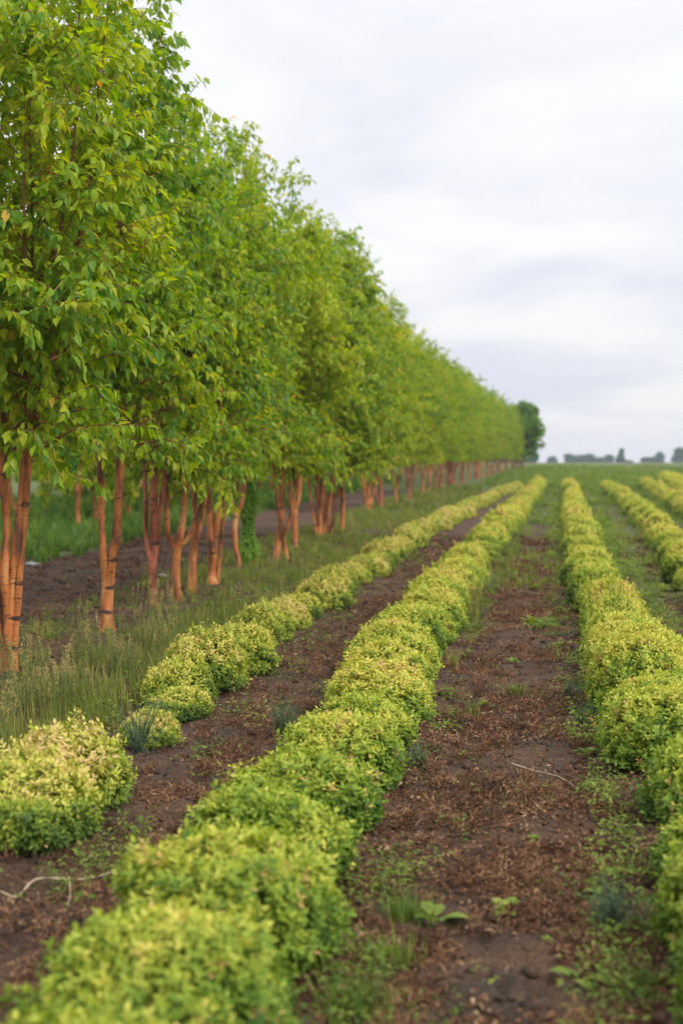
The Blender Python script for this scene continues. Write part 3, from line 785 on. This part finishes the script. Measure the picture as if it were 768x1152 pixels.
P = np.c_[px, py, ground(px, py)+rg.uniform(0, .05, k*per)*s]
g.leaves(P, np.c_[np.cos(a), np.sin(a), rg.uniform(.1, 1.1, k*per)], np.tile([0, 0, 1.], (k*per, 1)), .05*s*rg.uniform(.6, 1.4, k*per), .022*s, 0, np.clip(np.repeat(rg.normal(.5, .2, k), per), 0, 1))
tag(link('ground_cover', g.mesh('weed cover', [M_WEED])), 'low green weeds spreading over the far alleys and the field beyond', 'weeds', kind='stuff')
# rough mixed growth in the right-hand alleys, the strip under the trees and along the hedge feet
g = Geo()
tufts(3600, (-.7, 6), (16, 75), True, .10, 9, wid=.008, tint0=.65, seed=61, thr=.47, clumpf=1.3)
tufts(900, (-4.7, -2.4), (6, 40), True, .07, 8, wid=.012, tint0=.5, seed=62, thr=.50, clumpf=1.7)
def foot(n, yr, xf, off, seed, sd=.09, L=.035, thr=.45, hgt=.09):
    y = yr[0]*(yr[1]/yr[0])**rg.random(n); x = xf(y)+off+rg.normal(0, sd, n)
    k = in_view(x, y) & (fbm(x*2.5+seed, y*1.6, 3, seed) > thr); x = x[k]; y = y[k]; m = len(x); per = 7
    px = np.repeat(x, per)+rg.normal(0, .028, m*per); py = np.repeat(y, per)+rg.normal(0, .028, m*per)
    a = rg.uniform(0, 6.28, m*per)
    P = np.c_[px, py, ground(px, py)+rg.uniform(0, 1, m*per)**1.5*hgt]
    l = L*rg.uniform(.5, 1.5, m*per)*np.maximum(1, py/14)
    g.leaves(P, np.c_[np.cos(a), np.sin(a), rg.uniform(-.1, .9, m*per)], rg.normal(0, .3, (m*per, 3))+[0, 0, 1], l, l*rg.uniform(.25, .55, m*per), 0, np.clip(np.repeat(rg.normal(.5, .22, m), per)+rg.normal(0, .06, m*per), 0, 1))
foot(1300, (3.2, 30), lambda y: rowx('middle', y), .38, 71, sd=.07, L=.026, thr=.50, hgt=.07)
foot(1500, (3.2, 30), lambda y: rowx('right', y), -.40, 72, sd=.08, L=.026, thr=.48)
foot(1500, (9, 34), lambda y: rowx('right', y), .46, 73, sd=.16, thr=.40)
foot(700, (4.5, 24), lambda y: rowx('left', y), .38, 74, L=.026, thr=.60)
foot(600, (5, 24), lambda y: rowx('middle', y), -.38, 75, L=.026, thr=.60)
foot(900, (6, 24), lambda y: rowx('left', y), -.45, 76, sd=.2, thr=.42)
foot(500, (3, 16), lambda y: rowx('middle', y), .85, 77, sd=.25, L=.022, thr=.62, hgt=.04)
foot(1600, (10, 26), lambda y: -3.4+0*y, 0, 78, sd=.7, thr=.5)
tag(link('small_weeds', g.mesh('small weeds', [M_WEED])), 'mixed low weeds straggling along the hedge feet and under the trees', 'weeds', kind='stuff')
# litter: dry flower heads, leaf crumbs, straw
g = Geo()
n = 150000
y = 2.7*(26/2.7)**rg.random(n); x = rg.uniform(-7.6, 2.4, n)
mx_ = rowx('middle', y); rx_ = rowx('right', y); lx_ = rowx('left', y)
w = np.where((x > mx_+.1) & (x < rx_), 1.0, np.where((x > lx_) & (x < mx_), .40, np.where(x > rx_, .6, .30)))
pt = fbm(x*2.2, y*2.2, 3, 55)
keep = in_view(x, y) & (rg.random(n) < w*np.clip((pt-.42)*7, .04, 1))
x = x[keep]; y = y[keep]; k = len(x); per = 4
px = np.repeat(x, per)+rg.normal(0, .018, k*per); py = np.repeat(y, per)+rg.normal(0, .018, k*per)
P = np.c_[px, py, ground(px, py)+rg.uniform(0, .018, k*per)]
a = rg.uniform(0, 6.28, k*per); ll = (.007+.030*rg.random(k*per)**2.2)*np.maximum(1, py/9)
g.leaves(P, np.c_[np.cos(a), np.sin(a), rg.normal(.15, .35, k*per)], rg.normal(0, .5, (k*per, 3))+[0, 0, 1], ll, ll*rg.uniform(.3, .6, k*per), 0, np.clip(np.repeat(rg.beta(2, 2.4, k), per)+rg.normal(0, .12, k*per), 0, 1), fold=.4, curl=.3)
# tangled dead growth, gathered towards the hedge feet
m = 5200
y = 2.7*(24/2.7)**rg.random(m); side_ = rg.integers(0, 4, m)
x = np.choose(side_, [rowx('middle', y)+.52, rowx('right', y)-.52, rowx('middle', y)+.8, rowx('left', y)+.55])+rg.normal(0, .22, m)
kk = in_view(x, y) & (fbm(x*1.9, y*1.9, 3, 91) > .46); x = x[kk]; y = y[kk]; m = len(x); per = 34
rr = np.repeat(rg.uniform(.025, .075, m), per)
d = unit(rg.normal(0, 1, (m*per, 3))); q = rg.random((m*per, 1))**.5
P = np.c_[np.repeat(x, per), np.repeat(y, per), np.repeat(ground(x, y), per)]+d*q*rr[:, None]*np.array([1.2, 1.2, .45]); P[:, 2] += rr*.25
g.leaves(P, rg.normal(0, 1, (m*per, 3))*[1, 1, .5], rg.normal(0, 1, (m*per, 3)), rg.uniform(.012, .045, m*per), rg.uniform(.003, .009, m*per), 0, np.clip(np.repeat(rg.beta(2, 2.2, m), per)+rg.normal(0, .15, m*per), 0, 1), fold=.5, curl=.5)
# straw pieces
m = 2600
y = 2.7*(20/2.7)**rg.random(m); x = rg.uniform(-4.5, 2, m); kk = in_view(x, y); x = x[kk]; y = y[kk]; m = len(x)
a = rg.uniform(0, 6.28, m); P = np.c_[x, y, ground(x, y)+.008]
g.leaves(P, np.c_[np.cos(a), np.sin(a), rg.normal(.05, .12, m)], np.tile([0, 0, 1.], (m, 1)), rg.uniform(.04, .14, m), .004, 0, rg.uniform(.7, 1, m), fold=0, curl=.1)
tag(link('leaf_litter', g.mesh('leaf litter', [M_LITTER])), 'reddish brown dry litter and straw strewn over the dark soil alleys', 'litter', kind='stuff')
# clods
g = Geo(); m = 11000
y = 2.7*(26/2.7)**rg.random(m); x = rg.uniform(-7.4, 1.6, m); kk = in_view(x, y); x = x[kk]; y = y[kk]; m = len(x)
ico = np.array([(0, 0, 1), (.894, 0, .447), (.276, .851, .447), (-.724, .526, .447), (-.724, -.526, .447), (.276, -.851, .447), (.724, .526, -.447), (-.276, .851, -.447), (-.894, 0, -.447), (-.276, -.851, -.447), (.724, -.526, -.447), (0, 0, -1)])
icf = np.array([(0,1,2),(0,2,3),(0,3,4),(0,4,5),(0,5,1),(1,6,2),(2,7,3),(3,8,4),(4,9,5),(5,10,1),(6,7,2),(7,8,3),(8,9,4),(9,10,5),(10,6,1),(11,7,6),(11,8,7),(11,9,8),(11,10,9),(11,6,10)])
sz = rg.uniform(.3, 1, m)**2*.028+.006
V = ico[None]*sz[:, None, None]*rg.uniform(.7, 1.3, (m, 12, 1))*np.array([1, 1, .65])+np.c_[x, y, ground(x, y)][:, None]
g.add(V.reshape(-1, 3), (np.arange(m)[:, None, None]*12+icf[None]).reshape(-1, 3), 0)
tag(link('soil_clods', g.mesh('soil clods', [M_SOIL], True)), 'crumbly dark clods lying on the bare soil', 'soil', kind='stuff')

# ------------------------------------------------------------------ individual weeds
def mk_broad(seed, n=11, L=.11, wd=.042, el=(.15, 1.0), tint=(.5, 1)):
    rg = np.random.default_rng(seed); g = Geo()
    for k in range(n):
        a = k*2.4+rg.uniform(-.3, .3); e = rg.uniform(*el); l = L*rg.uniform(.7, 1.2)
        d = np.array([math.cos(a)*math.cos(e), math.sin(a)*math.cos(e), math.sin(e)])
        side = np.array([-math.sin(a), math.cos(a), 0]); up = np.cross(d, side)*-1
        up = up if up[2] > 0 else -up
        # five-station blade with a petiole, folded along the midrib and arching over
        st = np.array([0, .25, .42, .62, .82, 1.0]); ww = np.array([.04, .06, .8, 1.0, .7, .03])*wd*.5
        V = []
        for s_, w_ in zip(st, ww):
            c = d*l*s_-np.array([0, 0, 1])*l*.35*s_**2.2
            V += [c-side*w_+up*w_*.35, c, c+side*w_+up*w_*.35]
        V = np.array(V); F = []
        for i_ in range(5):
            b = i_*3; F += [(b, b+1, b+4, b+3), (b+1, b+2, b+5, b+4)]
        g.add(V, np.array(F), 0, np.full(len(V), rg.uniform(*tint)))
    return g.mesh('broad weed', [M_WEED], True)
def mk_tuft(seed, n=60, h=.16, mat=None, w=.004, sp=.03, lean=.6):
    rg = np.random.default_rng(seed); g = Geo()
    P = np.c_[rg.normal(0, sp, (n, 2)), np.full(n, -.005)]
    blades(g, P, h*rg.uniform(.5, 1.15, n), np.full(n, w), rg.uniform(.1, .9, n), rg, lean)
    return g.mesh('tuft', [mat or M_GRASS])
def mk_feather(seed, stems=9, h=.2):
    rg = np.random.default_rng(seed); g = Geo()
    for k in range(stems):
        a = rg.uniform(0, 6.28); ln = rg.uniform(.1, .5); hh = h*rg.uniform(.6, 1.1); b = np.r_[rg.normal(0, .025, 2), 0]
        u = np.linspace(0, 1, 8)[:, None]; C = b+np.array([math.cos(a)*ln, math.sin(a)*ln, 1])*hh*u-np.array([0, 0, .12])*hh*u**2
        g.tube(C, np.linspace(.0022, .001, 8), 3, 0, tint=.3)
        m = 46; i_ = rg.uniform(1, 6.99, m); i0 = i_.astype(int); P = C[i0]+(C[i0+1]-C[i0])*(i_-i0)[:, None]
        aa = rg.uniform(0, 6.28, m)
        g.leaves(P, np.c_[np.cos(aa), np.sin(aa), np.full(m, .7)], np.tile([0, 0, 1.], (m, 1)), .032*(1.15-i_/7), .0035, 0, rg.uniform(.2, 1, m))
    return g.mesh('feathery weed', [M_BLUE])
def mk_tall(seed, h=.4):
    rg = np.random.default_rng(seed); g = Geo()
    for k in range(rg.integers(2, 5)):
        a = rg.uniform(0, 6.28); hh = h*rg.uniform(.65, 1.05); b = np.r_[rg.normal(0, .02, 2), 0]
        u = np.linspace(0, 1, 8)[:, None]; C = b+np.array([math.cos(a)*.15, math.sin(a)*.15, 1])*hh*u
        g.tube(C, np.linspace(.003, .0015, 8), 4, 1)
        m = 40; i_ = rg.uniform(.3, 6.99, m); i0 = i_.astype(int); P = C[i0]+(C[i0+1]-C[i0])*(i_-i0)[:, None]; aa = rg.uniform(0, 6.28, m)
        g.leaves(P, np.c_[np.cos(aa), np.sin(aa), np.full(m, .8)], np.tile([0, 0, 1.], (m, 1)), .05*(1.2-i_/7), .007, 0, rg.uniform(.1, .7, m))
        # seed spike
        m = 50; P = C[-1]+np.c_[rg.normal(0, .006, (m, 2)), rg.uniform(-.07, .02, m)]; aa = rg.uniform(0, 6.28, m)
        g.leaves(P, np.c_[np.cos(aa), np.sin(aa), np.full(m, 1.2)], np.tile([0, 0, 1.], (m, 1)), .012, .006, 0, rg.uniform(.75, 1, m))
    return g.mesh('tall weed', [M_GRASS, M_GSTEM])
BROAD = [mk_broad(1), mk_broad(2, 7, .13, .05), mk_broad(3, 16, .08, .03), mk_broad(4, 22, .15, .05, (.3, 1.3)), mk_broad(5, 5, .09, .045, (.1, .6))]
TUFT = [mk_tuft(1), mk_tuft(2, 90, .20, sp=.02), mk_tuft(3, 170, .10, M_WEED, .004, .038, .9), mk_tuft(4, 60, .12, M_BLUE)]
FEA = [mk_feather(1, 26, .2), mk_feather(2, 30, .24), mk_feather(3, 20, .16)]
TALL = [mk_tall(k, [.38, .3, .45, .34][k]) for k in range(4)]
def weed(name, me, px, py, s, label, cat, group=None, rz=None):
    X, Y = at(px, py)
    o = link(name, me, None, (X, Y, gz(X, Y)-.004)); o.scale = (s, s, s); o.rotation_euler = (0, 0, random.uniform(0, 6.28) if rz is None else rz)
    tag(o, label, cat, group)
W = [
 ('broadleaf_weed', BROAD[3], 597, 703, 1.0, 'leafy pale green weed clump alone in the middle of the right alley', 'weed'),
 ('broadleaf_weed', BROAD[0], 569, 1030, .85, 'bright green rosette weed with upright leaves in the bottom right alley', 'weed'),
 ('broadleaf_weed', BROAD[1], 487, 1040, 1.0, 'green weed with long leaves beside the near foot of the middle hedge', 'weed'),
 ('broadleaf_weed', BROAD[4], 650, 1105, 1.15, 'two broad bright leaves on dark litter near the bottom right of the alley', 'weed'),
 ('broadleaf_weed', BROAD[4], 682, 1012, 1.0, 'small broad-leaved seedling near the foot of the right hedge', 'weed'),
 ('broadleaf_weed', BROAD[2], 568, 910, .6, 'tiny pale green seedling in the brown alley above the bottom rosette', 'weed'),
 ('broadleaf_weed', BROAD[2], 535, 897, .5, 'tiny dark seedling left of the pale seedling in the brown alley', 'weed'),
 ('broadleaf_weed', BROAD[0], 615, 1062, .35, 'tiny sprout between the bottom rosette and the right hedge', 'weed'),
 ('broadleaf_weed', BROAD[2], 600, 948, .5, 'little weed sprout left of the right hedge foot', 'weed'),
 ('broadleaf_weed', BROAD[0], 520, 790, .7, 'small green weed near the right foot of the middle hedge', 'weed'),
 ('broadleaf_weed', BROAD[3], 545, 800, .5, 'low leafy weed in mid alley beside the middle hedge', 'weed'),
 ('broadleaf_weed', BROAD[2], 563, 805, .6, 'low seedling in mid alley right of the leafy weed', 'weed'),
 ('broadleaf_weed', BROAD[0], 577, 745, .8, 'small weed with pale flower stalk in the alley below the leafy clump', 'weed'),
 ('broadleaf_weed', BROAD[3], 600, 665, .8, 'broad weed in the alley above the leafy clump', 'weed'),
 ('broadleaf_weed', BROAD[3], 545, 660, 1.0, 'large weed tuft leaning out of the middle hedge at mid distance', 'weed'),
 ('broadleaf_weed', BROAD[3], 620, 628, 1.1, 'leafy weed beside the left foot of the right hedge, well up the alley', 'weed'),
 ('broadleaf_weed', BROAD[3], 735, 610, 1.2, 'pale leafy weed between the two right hedge rows, farther one', 'weed'),
 ('broadleaf_weed', BROAD[3], 752, 640, 1.2, 'pale leafy weed between the two right hedge rows, middle one', 'weed'),
 ('broadleaf_weed', BROAD[3], 745, 668, 1.0, 'pale leafy weed between the two right hedge rows, nearest one', 'weed'),
 ('grass_tuft', TUFT[2], 400, 1150, 1.2, 'blurred green grass patch at the very bottom between hedge and alley', 'grass'),
 ('grass_tuft', TUFT[2], 440, 1085, 1.0, 'soft green grass patch above the bottom one at the middle hedge foot', 'grass'),
 ('grass_tuft', TUFT[2], 455, 1040, 1.0, 'green grass patch under the near right side of the middle hedge', 'grass'),
 ('grass_tuft', TUFT[2], 580, 788, .9, 'flat green grass patch in the centre of the right alley', 'grass'),
 ('grass_tuft', TUFT[2], 720, 1120, .8, 'grass blades at the foot of the right hedge in the bottom corner', 'grass'),
 ('grass_tuft', TUFT[0], 532, 815, .9, 'upright grass tuft standing close to the middle hedge', 'grass'),
 ('feathery_weed', FEA[1], 318, 832, 1.0, 'blue-green feathery weed growing in the left soil alley by the middle hedge', 'weed'),
 ('feathery_weed', FEA[1], 155, 858, 1.15, 'blue-green feathery weed between the first pale shrubs of the left row', 'weed'),
 ('feathery_weed', FEA[0], 168, 832, 1.0, 'feathery weed just behind the larger one in the left row gap', 'weed'),
 ('feathery_weed', FEA[2], 205, 795, 1.3, 'feathery grey-green weed against the small shrubs of the left row', 'weed'),
 ('feathery_weed', FEA[0], 688, 1055, .9, 'feathery horsetail-like weed beside the right hedge near the bottom', 'weed'),
 ('feathery_weed', FEA[2], 640, 790, 1.0, 'grey-green weed sprawling from the right hedge into the alley', 'weed'),
 ('feathery_weed', FEA[2], 655, 820, 1.0, 'second grey-green weed sprawling under the right hedge', 'weed'),
 ('feathery_weed', FEA[2], 470, 870, 1.0, 'thin feathery weed under the right side of the middle hedge', 'weed'),
]
for w in W: weed(*w)
tl = random.Random(4)
for k in range(80):
    px = tl.uniform(0, 200); lo = 842-max(0, px-10)*.52; hi = 760-px*.42
    py = hi+(lo-hi)*tl.random()**.7
    weed('tall_weed', TALL[k % 4], px, py, tl.uniform(.55, 1.0), 'thin seed-headed weed stalk in the grassy strip before the nearest trunks', 'weed', 'seed-headed weed stalks under the near trees')
for k in range(26):
    t_ = tl.random(); Y = 9+t_*14; X = float(rowx('middle', Y))+tl.uniform(.32, .48)
    p = project(X, Y, float(rise(Y)))
    weed('grass_tuft', tl.choice(TUFT), p[0], p[1], tl.uniform(.7, 1.2), 'green tuft at the right foot of the middle hedge, mid distance', 'grass', 'tufts along the middle hedge foot')
for k in range(22):
    t_ = tl.random(); Y = 5+t_*14; X = float(rowx('right', Y))-tl.uniform(.34, .5)
    p = project(X, Y, float(rise(Y)))
    weed('broadleaf_weed', tl.choice(BROAD[:3]), p[0], p[1], tl.uniform(.4, .9), 'low weed at the left foot of the right hedge', 'weed', 'weeds along the right hedge foot')

# dry twigs
def twig(pix, r, label, h=.03, forks=()):
    pts = [at(*p) for p in pix]; b = pts[0]; z0 = gz(*b)
    g = Geo()
    P = [(x-b[0], y-b[1], gz(x, y)-z0+h*(.4+.6*((i+1) % 2))) for i, (x, y) in enumerate(pts)]
    Q = resample(P, .03); g.tube(Q, np.linspace(r, r*.4, len(Q)), 6, bump=.08)
    for f in forks:
        fp = [at(*p) for p in f]
        P = [(x-b[0], y-b[1], gz(x, y)-z0+h*(.8 if i == 0 else .3)) for i, (x, y) in enumerate(fp)]
        Q = resample(P, .03); g.tube(Q, np.linspace(r*.6, r*.25, len(Q)), 5)
    o = link('dry_twig', g.mesh('dry twig', [M_DRYTWIG], True), None, (b[0], b[1], z0)); tag(o, label, 'twig')
twig([(0, 1034), (20, 1024), (38, 1012), (60, 1008), (85, 1008), (110, 1003), (130, 997), (150, 989)], .006, 'long pale dry twig lying across the left soil alley', forks=[[(78, 1008), (80, 1022), (76, 1032)], [(128, 998), (132, 1006)]])
twig([(575, 868), (600, 876), (628, 884), (650, 892)], .005, 'bent brown twig on the litter before the right hedge')
twig([(48, 948), (60, 962), (78, 972)], .006, 'short pale twig below the pale shrubs on the left', forks=[[(62, 963), (50, 968)]])
twig([(262, 672), (282, 676), (300, 670)], .004, 'thin stick lying in the weeds behind the left row')

# pale stones behind the tree row
for k, (px, py, s, lab) in enumerate([(36, 637, .10, 'whitish stone lying in the green weeds beyond the dark lane'), (182, 652, .07, 'small pale stone on the dark lane between the forked trees')]):
    g = Geo(); V = ico*s*np.array([1.3, .9, .45])*RNG.uniform(.8, 1.15, (12, 1)); g.add(V, icf.copy(), 0)
    X, Y = at(px, py); o = link('stone', g.mesh('stone', [M_STONE], True), None, (X, Y, gz(X, Y)+s*.2)); tag(o, lab, 'stone')

# ------------------------------------------------------------------ far tree line
M_FAR = leaf_mat('far tree leaf', [(0, (.02, .11, .06)), (1, (.05, .17, .08))], transl=.25, spec=.05)
def far_tree(px, w_px, h_px, dist, seed, label, pointed=False):
    rg = np.random.default_rng(seed)
    X = math.sin(math.atan((px-384)/FPX)-YAW)*dist; Y = math.cos(math.atan((px-384)/FPX)-YAW)*dist
    m = dist/FPX; w = w_px*m; h = h_px*m
    z0 = float(rise(Y))
    t = empty('distant_tree', (X, Y, z0-.5)); tag(t, label, 'tree', 'distant trees on the horizon')
    g = Geo(); g.tube([(0, 0, 0), (.1, 0, h*.35), (0, 0, h*.8)], [.3, .22, .08], 7)
    for k in range(6):
        a = k*1.1; g.tube([(0, 0, h*(.25+.07*k)), (math.cos(a)*w*.2, math.sin(a)*w*.2, h*(.4+.07*k)), (math.cos(a)*w*.38, math.sin(a)*w*.38, h*(.5+.06*k))], [.12, .08, .03], 5)
    link('trunk', g.mesh('far trunk', [M_STEM], True), t)
    g = Geo(); C = []
    nb = 16
    for k in range(nb):
        f = rg.uniform(.28, .95); rr = (1-f)*1.2 if pointed else math.sqrt(max(.05, 1-((f-.5)/.52)**2))
        a = rg.uniform(0, 6.28); q = rg.uniform(.2, .75)*rr*w*.5
        n = 330; d = unit(rg.normal(0, 1, (n, 3))); rad = w*rg.uniform(.15, .24)
        C.append(np.array([math.cos(a)*q, math.sin(a)*q, f*h])+d*rad*rg.uniform(.5, 1.1, (n, 1)))
    P = np.concatenate(C); P = P[P[:, 2] < h*1.05]; n = len(P)
    g.leaves(P, rg.normal(0, 1, (n, 3)), rg.normal(0, 1, (n, 3)), .5, .35, 0, rg.uniform(0, 1, n))
    link('crown', g.mesh('far crown', [M_FAR]), t)
spec = [(621, 14, 10, 'low bluish tree at the left start of the horizon tree line'),
        (640, 20, 13, 'rounded bluish tree in the left horizon clump, its left end'), (652, 18, 12, 'low bluish tree in the middle of the left horizon clump'), (662, 16, 15, 'taller bluish tree in the left horizon clump'),
        (674, 18, 9, 'lowest bluish tree of the left horizon clump'), (684, 16, 12, 'bluish tree just left of the slender tall one on the horizon'), (697, 13, 20, 'slender tall bluish tree at the right end of the left horizon clump'),
        (725, 12, 9, 'small bluish tree left of the gap pair on the horizon'), (741, 14, 16, 'squarish bluish tree standing alone on the right horizon'), (733, 10, 9, 'low bluish bush between the two trees of the right horizon pair'),
        (763, 20, 21, 'tall bluish tree at the right edge of the photo on the horizon'), (706, 14, 5, 'very low bluish bush right of the slender horizon tree')]
for k, (px, w, h, lab) in enumerate(spec):   # far crowns stand apart a little
    far_tree(px, w*.85, h*.85+1.5, 560+20*(k % 3), 400+k, lab)
for k, px in enumerate(range(455, 606, 13)):
    far_tree(px+random.uniform(-3, 3), 20, random.uniform(11, 17), 300+15*(k % 3), 450+k, 'dim distant tree glimpsed at the horizon behind the far end of the tree row')

# ------------------------------------------------------------------ haze
m, nt, ns, ls = newmat('haze air')
out = node(ns, 'ShaderNodeOutputMaterial'); pv = node(ns, 'ShaderNodeVolumePrincipled')
pv.inputs['Color'].default_value = (.86, .90, 1.0, 1); pv.inputs['Density'].default_value = .00045; pv.inputs['Anisotropy'].default_value = .2
ls.new(pv.outputs[0], out.inputs['Volume'])
x0, x1, y0, y1, z0, z1 = -1510, 1510, -10, 1760, -1.5, 26
V = np.array([(x0, y0, z0), (x1, y0, z0), (x1, y1, z0), (x0, y1, z0), (x0, y0, z1), (x1, y0, z1), (x1, y1, z1), (x0, y1, z1)])
F = np.array([(0, 3, 2, 1), (4, 5, 6, 7), (0, 1, 5, 4), (1, 2, 6, 5), (2, 3, 7, 6), (3, 0, 4, 7)])
tag(link('haze', mesh_np('haze', V, [F], [m])), kind='stuff')

# ------------------------------------------------------------------ sky and sun
SUN_EL = R(42); SUN_AZ = R(125)      # azimuth measured clockwise from +Y (the row direction): from the right and a little behind
w = bpy.data.worlds.new('World'); scene.world = w; w.use_nodes = True
nt = w.node_tree; ns = nt.nodes; ls = nt.links; ns.clear()
out = node(ns, 'ShaderNodeOutputWorld'); bg = node(ns, 'ShaderNodeBackground'); bg.inputs['Strength'].default_value = .1
ls.new(bg.outputs[0], out.inputs[0])
sky = node(ns, 'ShaderNodeTexSky', sky_type='NISHITA', sun_disc=False, sun_elevation=SUN_EL, sun_rotation=SUN_AZ)
tc = node(ns, 'ShaderNodeTexCoord'); sep = node(ns, 'ShaderNodeSeparateXYZ'); ls.new(tc.outputs['Generated'], sep.inputs[0])
zc = node(ns, 'ShaderNodeMath', operation='MAXIMUM'); ls.new(sep.outputs[2], zc.inputs[0]); zc.inputs[1].default_value = 0
# cloud layer seen in perspective: direction / (height + c)
dz = node(ns, 'ShaderNodeMath', operation='ADD'); ls.new(zc.outputs[0], dz.inputs[0]); dz.inputs[1].default_value = .17
cx = node(ns, 'ShaderNodeMath', operation='DIVIDE'); ls.new(sep.outputs[0], cx.inputs[0]); ls.new(dz.outputs[0], cx.inputs[1])
cy = node(ns, 'ShaderNodeMath', operation='DIVIDE'); ls.new(sep.outputs[1], cy.inputs[0]); ls.new(dz.outputs[0], cy.inputs[1])
cmb = node(ns, 'ShaderNodeCombineXYZ'); ls.new(cx.outputs[0], cmb.inputs[0]); ls.new(cy.outputs[0], cmb.inputs[1])
n1 = node(ns, 'ShaderNodeTexNoise'); n1.inputs['Scale'].default_value = 1.25; n1.inputs['Detail'].default_value = 5; n1.inputs['Roughness'].default_value = .5; n1.inputs['Distortion'].default_value = .25
ls.new(cmb.outputs[0], n1.inputs[0])
cr = ramp(ns, [(.36, (.80, .825, .93)), (.46, (.90, .91, .965)), (.56, (1.0, 1.0, 1.0))]); ls.new(n1.outputs[0], cr.inputs[0])
# overcast vault: brighter towards the zenith (real overcast skies are about three times brighter overhead)
el = node(ns, 'ShaderNodeMapRange'); el.inputs['From Min'].default_value = .28; el.inputs['From Max'].default_value = 1.0; el.inputs['To Min'].default_value = 1.0; el.inputs['To Max'].default_value = 2.3
ls.new(zc.outputs[0], el.inputs[0])
el2 = node(ns, 'ShaderNodeMapRange'); el2.inputs['From Min'].default_value = .0; el2.inputs['From Max'].default_value = .14; el2.inputs['To Min'].default_value = .93; el2.inputs['To Max'].default_value = 1.0
ls.new(zc.outputs[0], el2.inputs[0])
mm = node(ns, 'ShaderNodeMath', operation='MULTIPLY'); ls.new(el.outputs[0], mm.inputs[0]); ls.new(el2.outputs[0], mm.inputs[1])
m10 = node(ns, 'ShaderNodeMath', operation='MULTIPLY'); ls.new(mm.outputs[0], m10.inputs[0]); m10.inputs[1].default_value = 10.3
sc_ = node(ns, 'ShaderNodeVectorMath', operation='SCALE'); ls.new(cr.outputs[0], sc_.inputs[0]); ls.new(m10.outputs[0], sc_.inputs['Scale'])
mxw = node(ns, 'ShaderNodeMix', data_type='RGBA'); mxw.inputs[0].default_value = .94
ls.new(sky.outputs[0], mxw.inputs[6]); ls.new(sc_.outputs[0], mxw.inputs[7]); ls.new(mxw.outputs[2], bg.inputs[0])

sd = bpy.data.lights.new('sun', 'SUN'); sd.energy = 3.0; sd.angle = R(10); sd.color = (1, .95, .86)
so = bpy.data.objects.new('sun', sd); COL.objects.link(so)
# light travels from the sun: sun direction vector
sx, sy, sz_ = math.sin(SUN_AZ)*math.cos(SUN_EL), math.cos(SUN_AZ)*math.cos(SUN_EL), math.sin(SUN_EL)
from mathutils import Vector
so.rotation_euler = Vector((sx, sy, sz_)).to_track_quat('Z', 'Y').to_euler(); so.location = (20, -20, 20)

# ------------------------------------------------------------------ camera
cd = bpy.data.cameras.new('camera'); cam = bpy.data.objects.new('camera', cd); COL.objects.link(cam)
cd.sensor_fit = 'VERTICAL'; cd.sensor_height = 36; cd.lens = FPX/1152*36; cd.clip_end = 6000; cd.clip_start = .05
cam.location = (0, 0, CH); cam.rotation_euler = (math.pi/2-PITCH, 0, YAW)
cd.dof.use_dof = True; cd.dof.focus_distance = 8.2; cd.dof.aperture_fstop = 2.05
scene.camera = cam
scene.view_settings.view_transform = 'Standard'; scene.view_settings.look = 'None'; scene.view_settings.exposure = 0; scene.view_settings.gamma = 1
scene.cycles.use_denoising = True
scene.cycles.volume_bounces = 0
scene.cycles.max_bounces = 8; scene.cycles.diffuse_bounces = 4; scene.cycles.transmission_bounces = 6; scene.cycles.glossy_bounces = 2
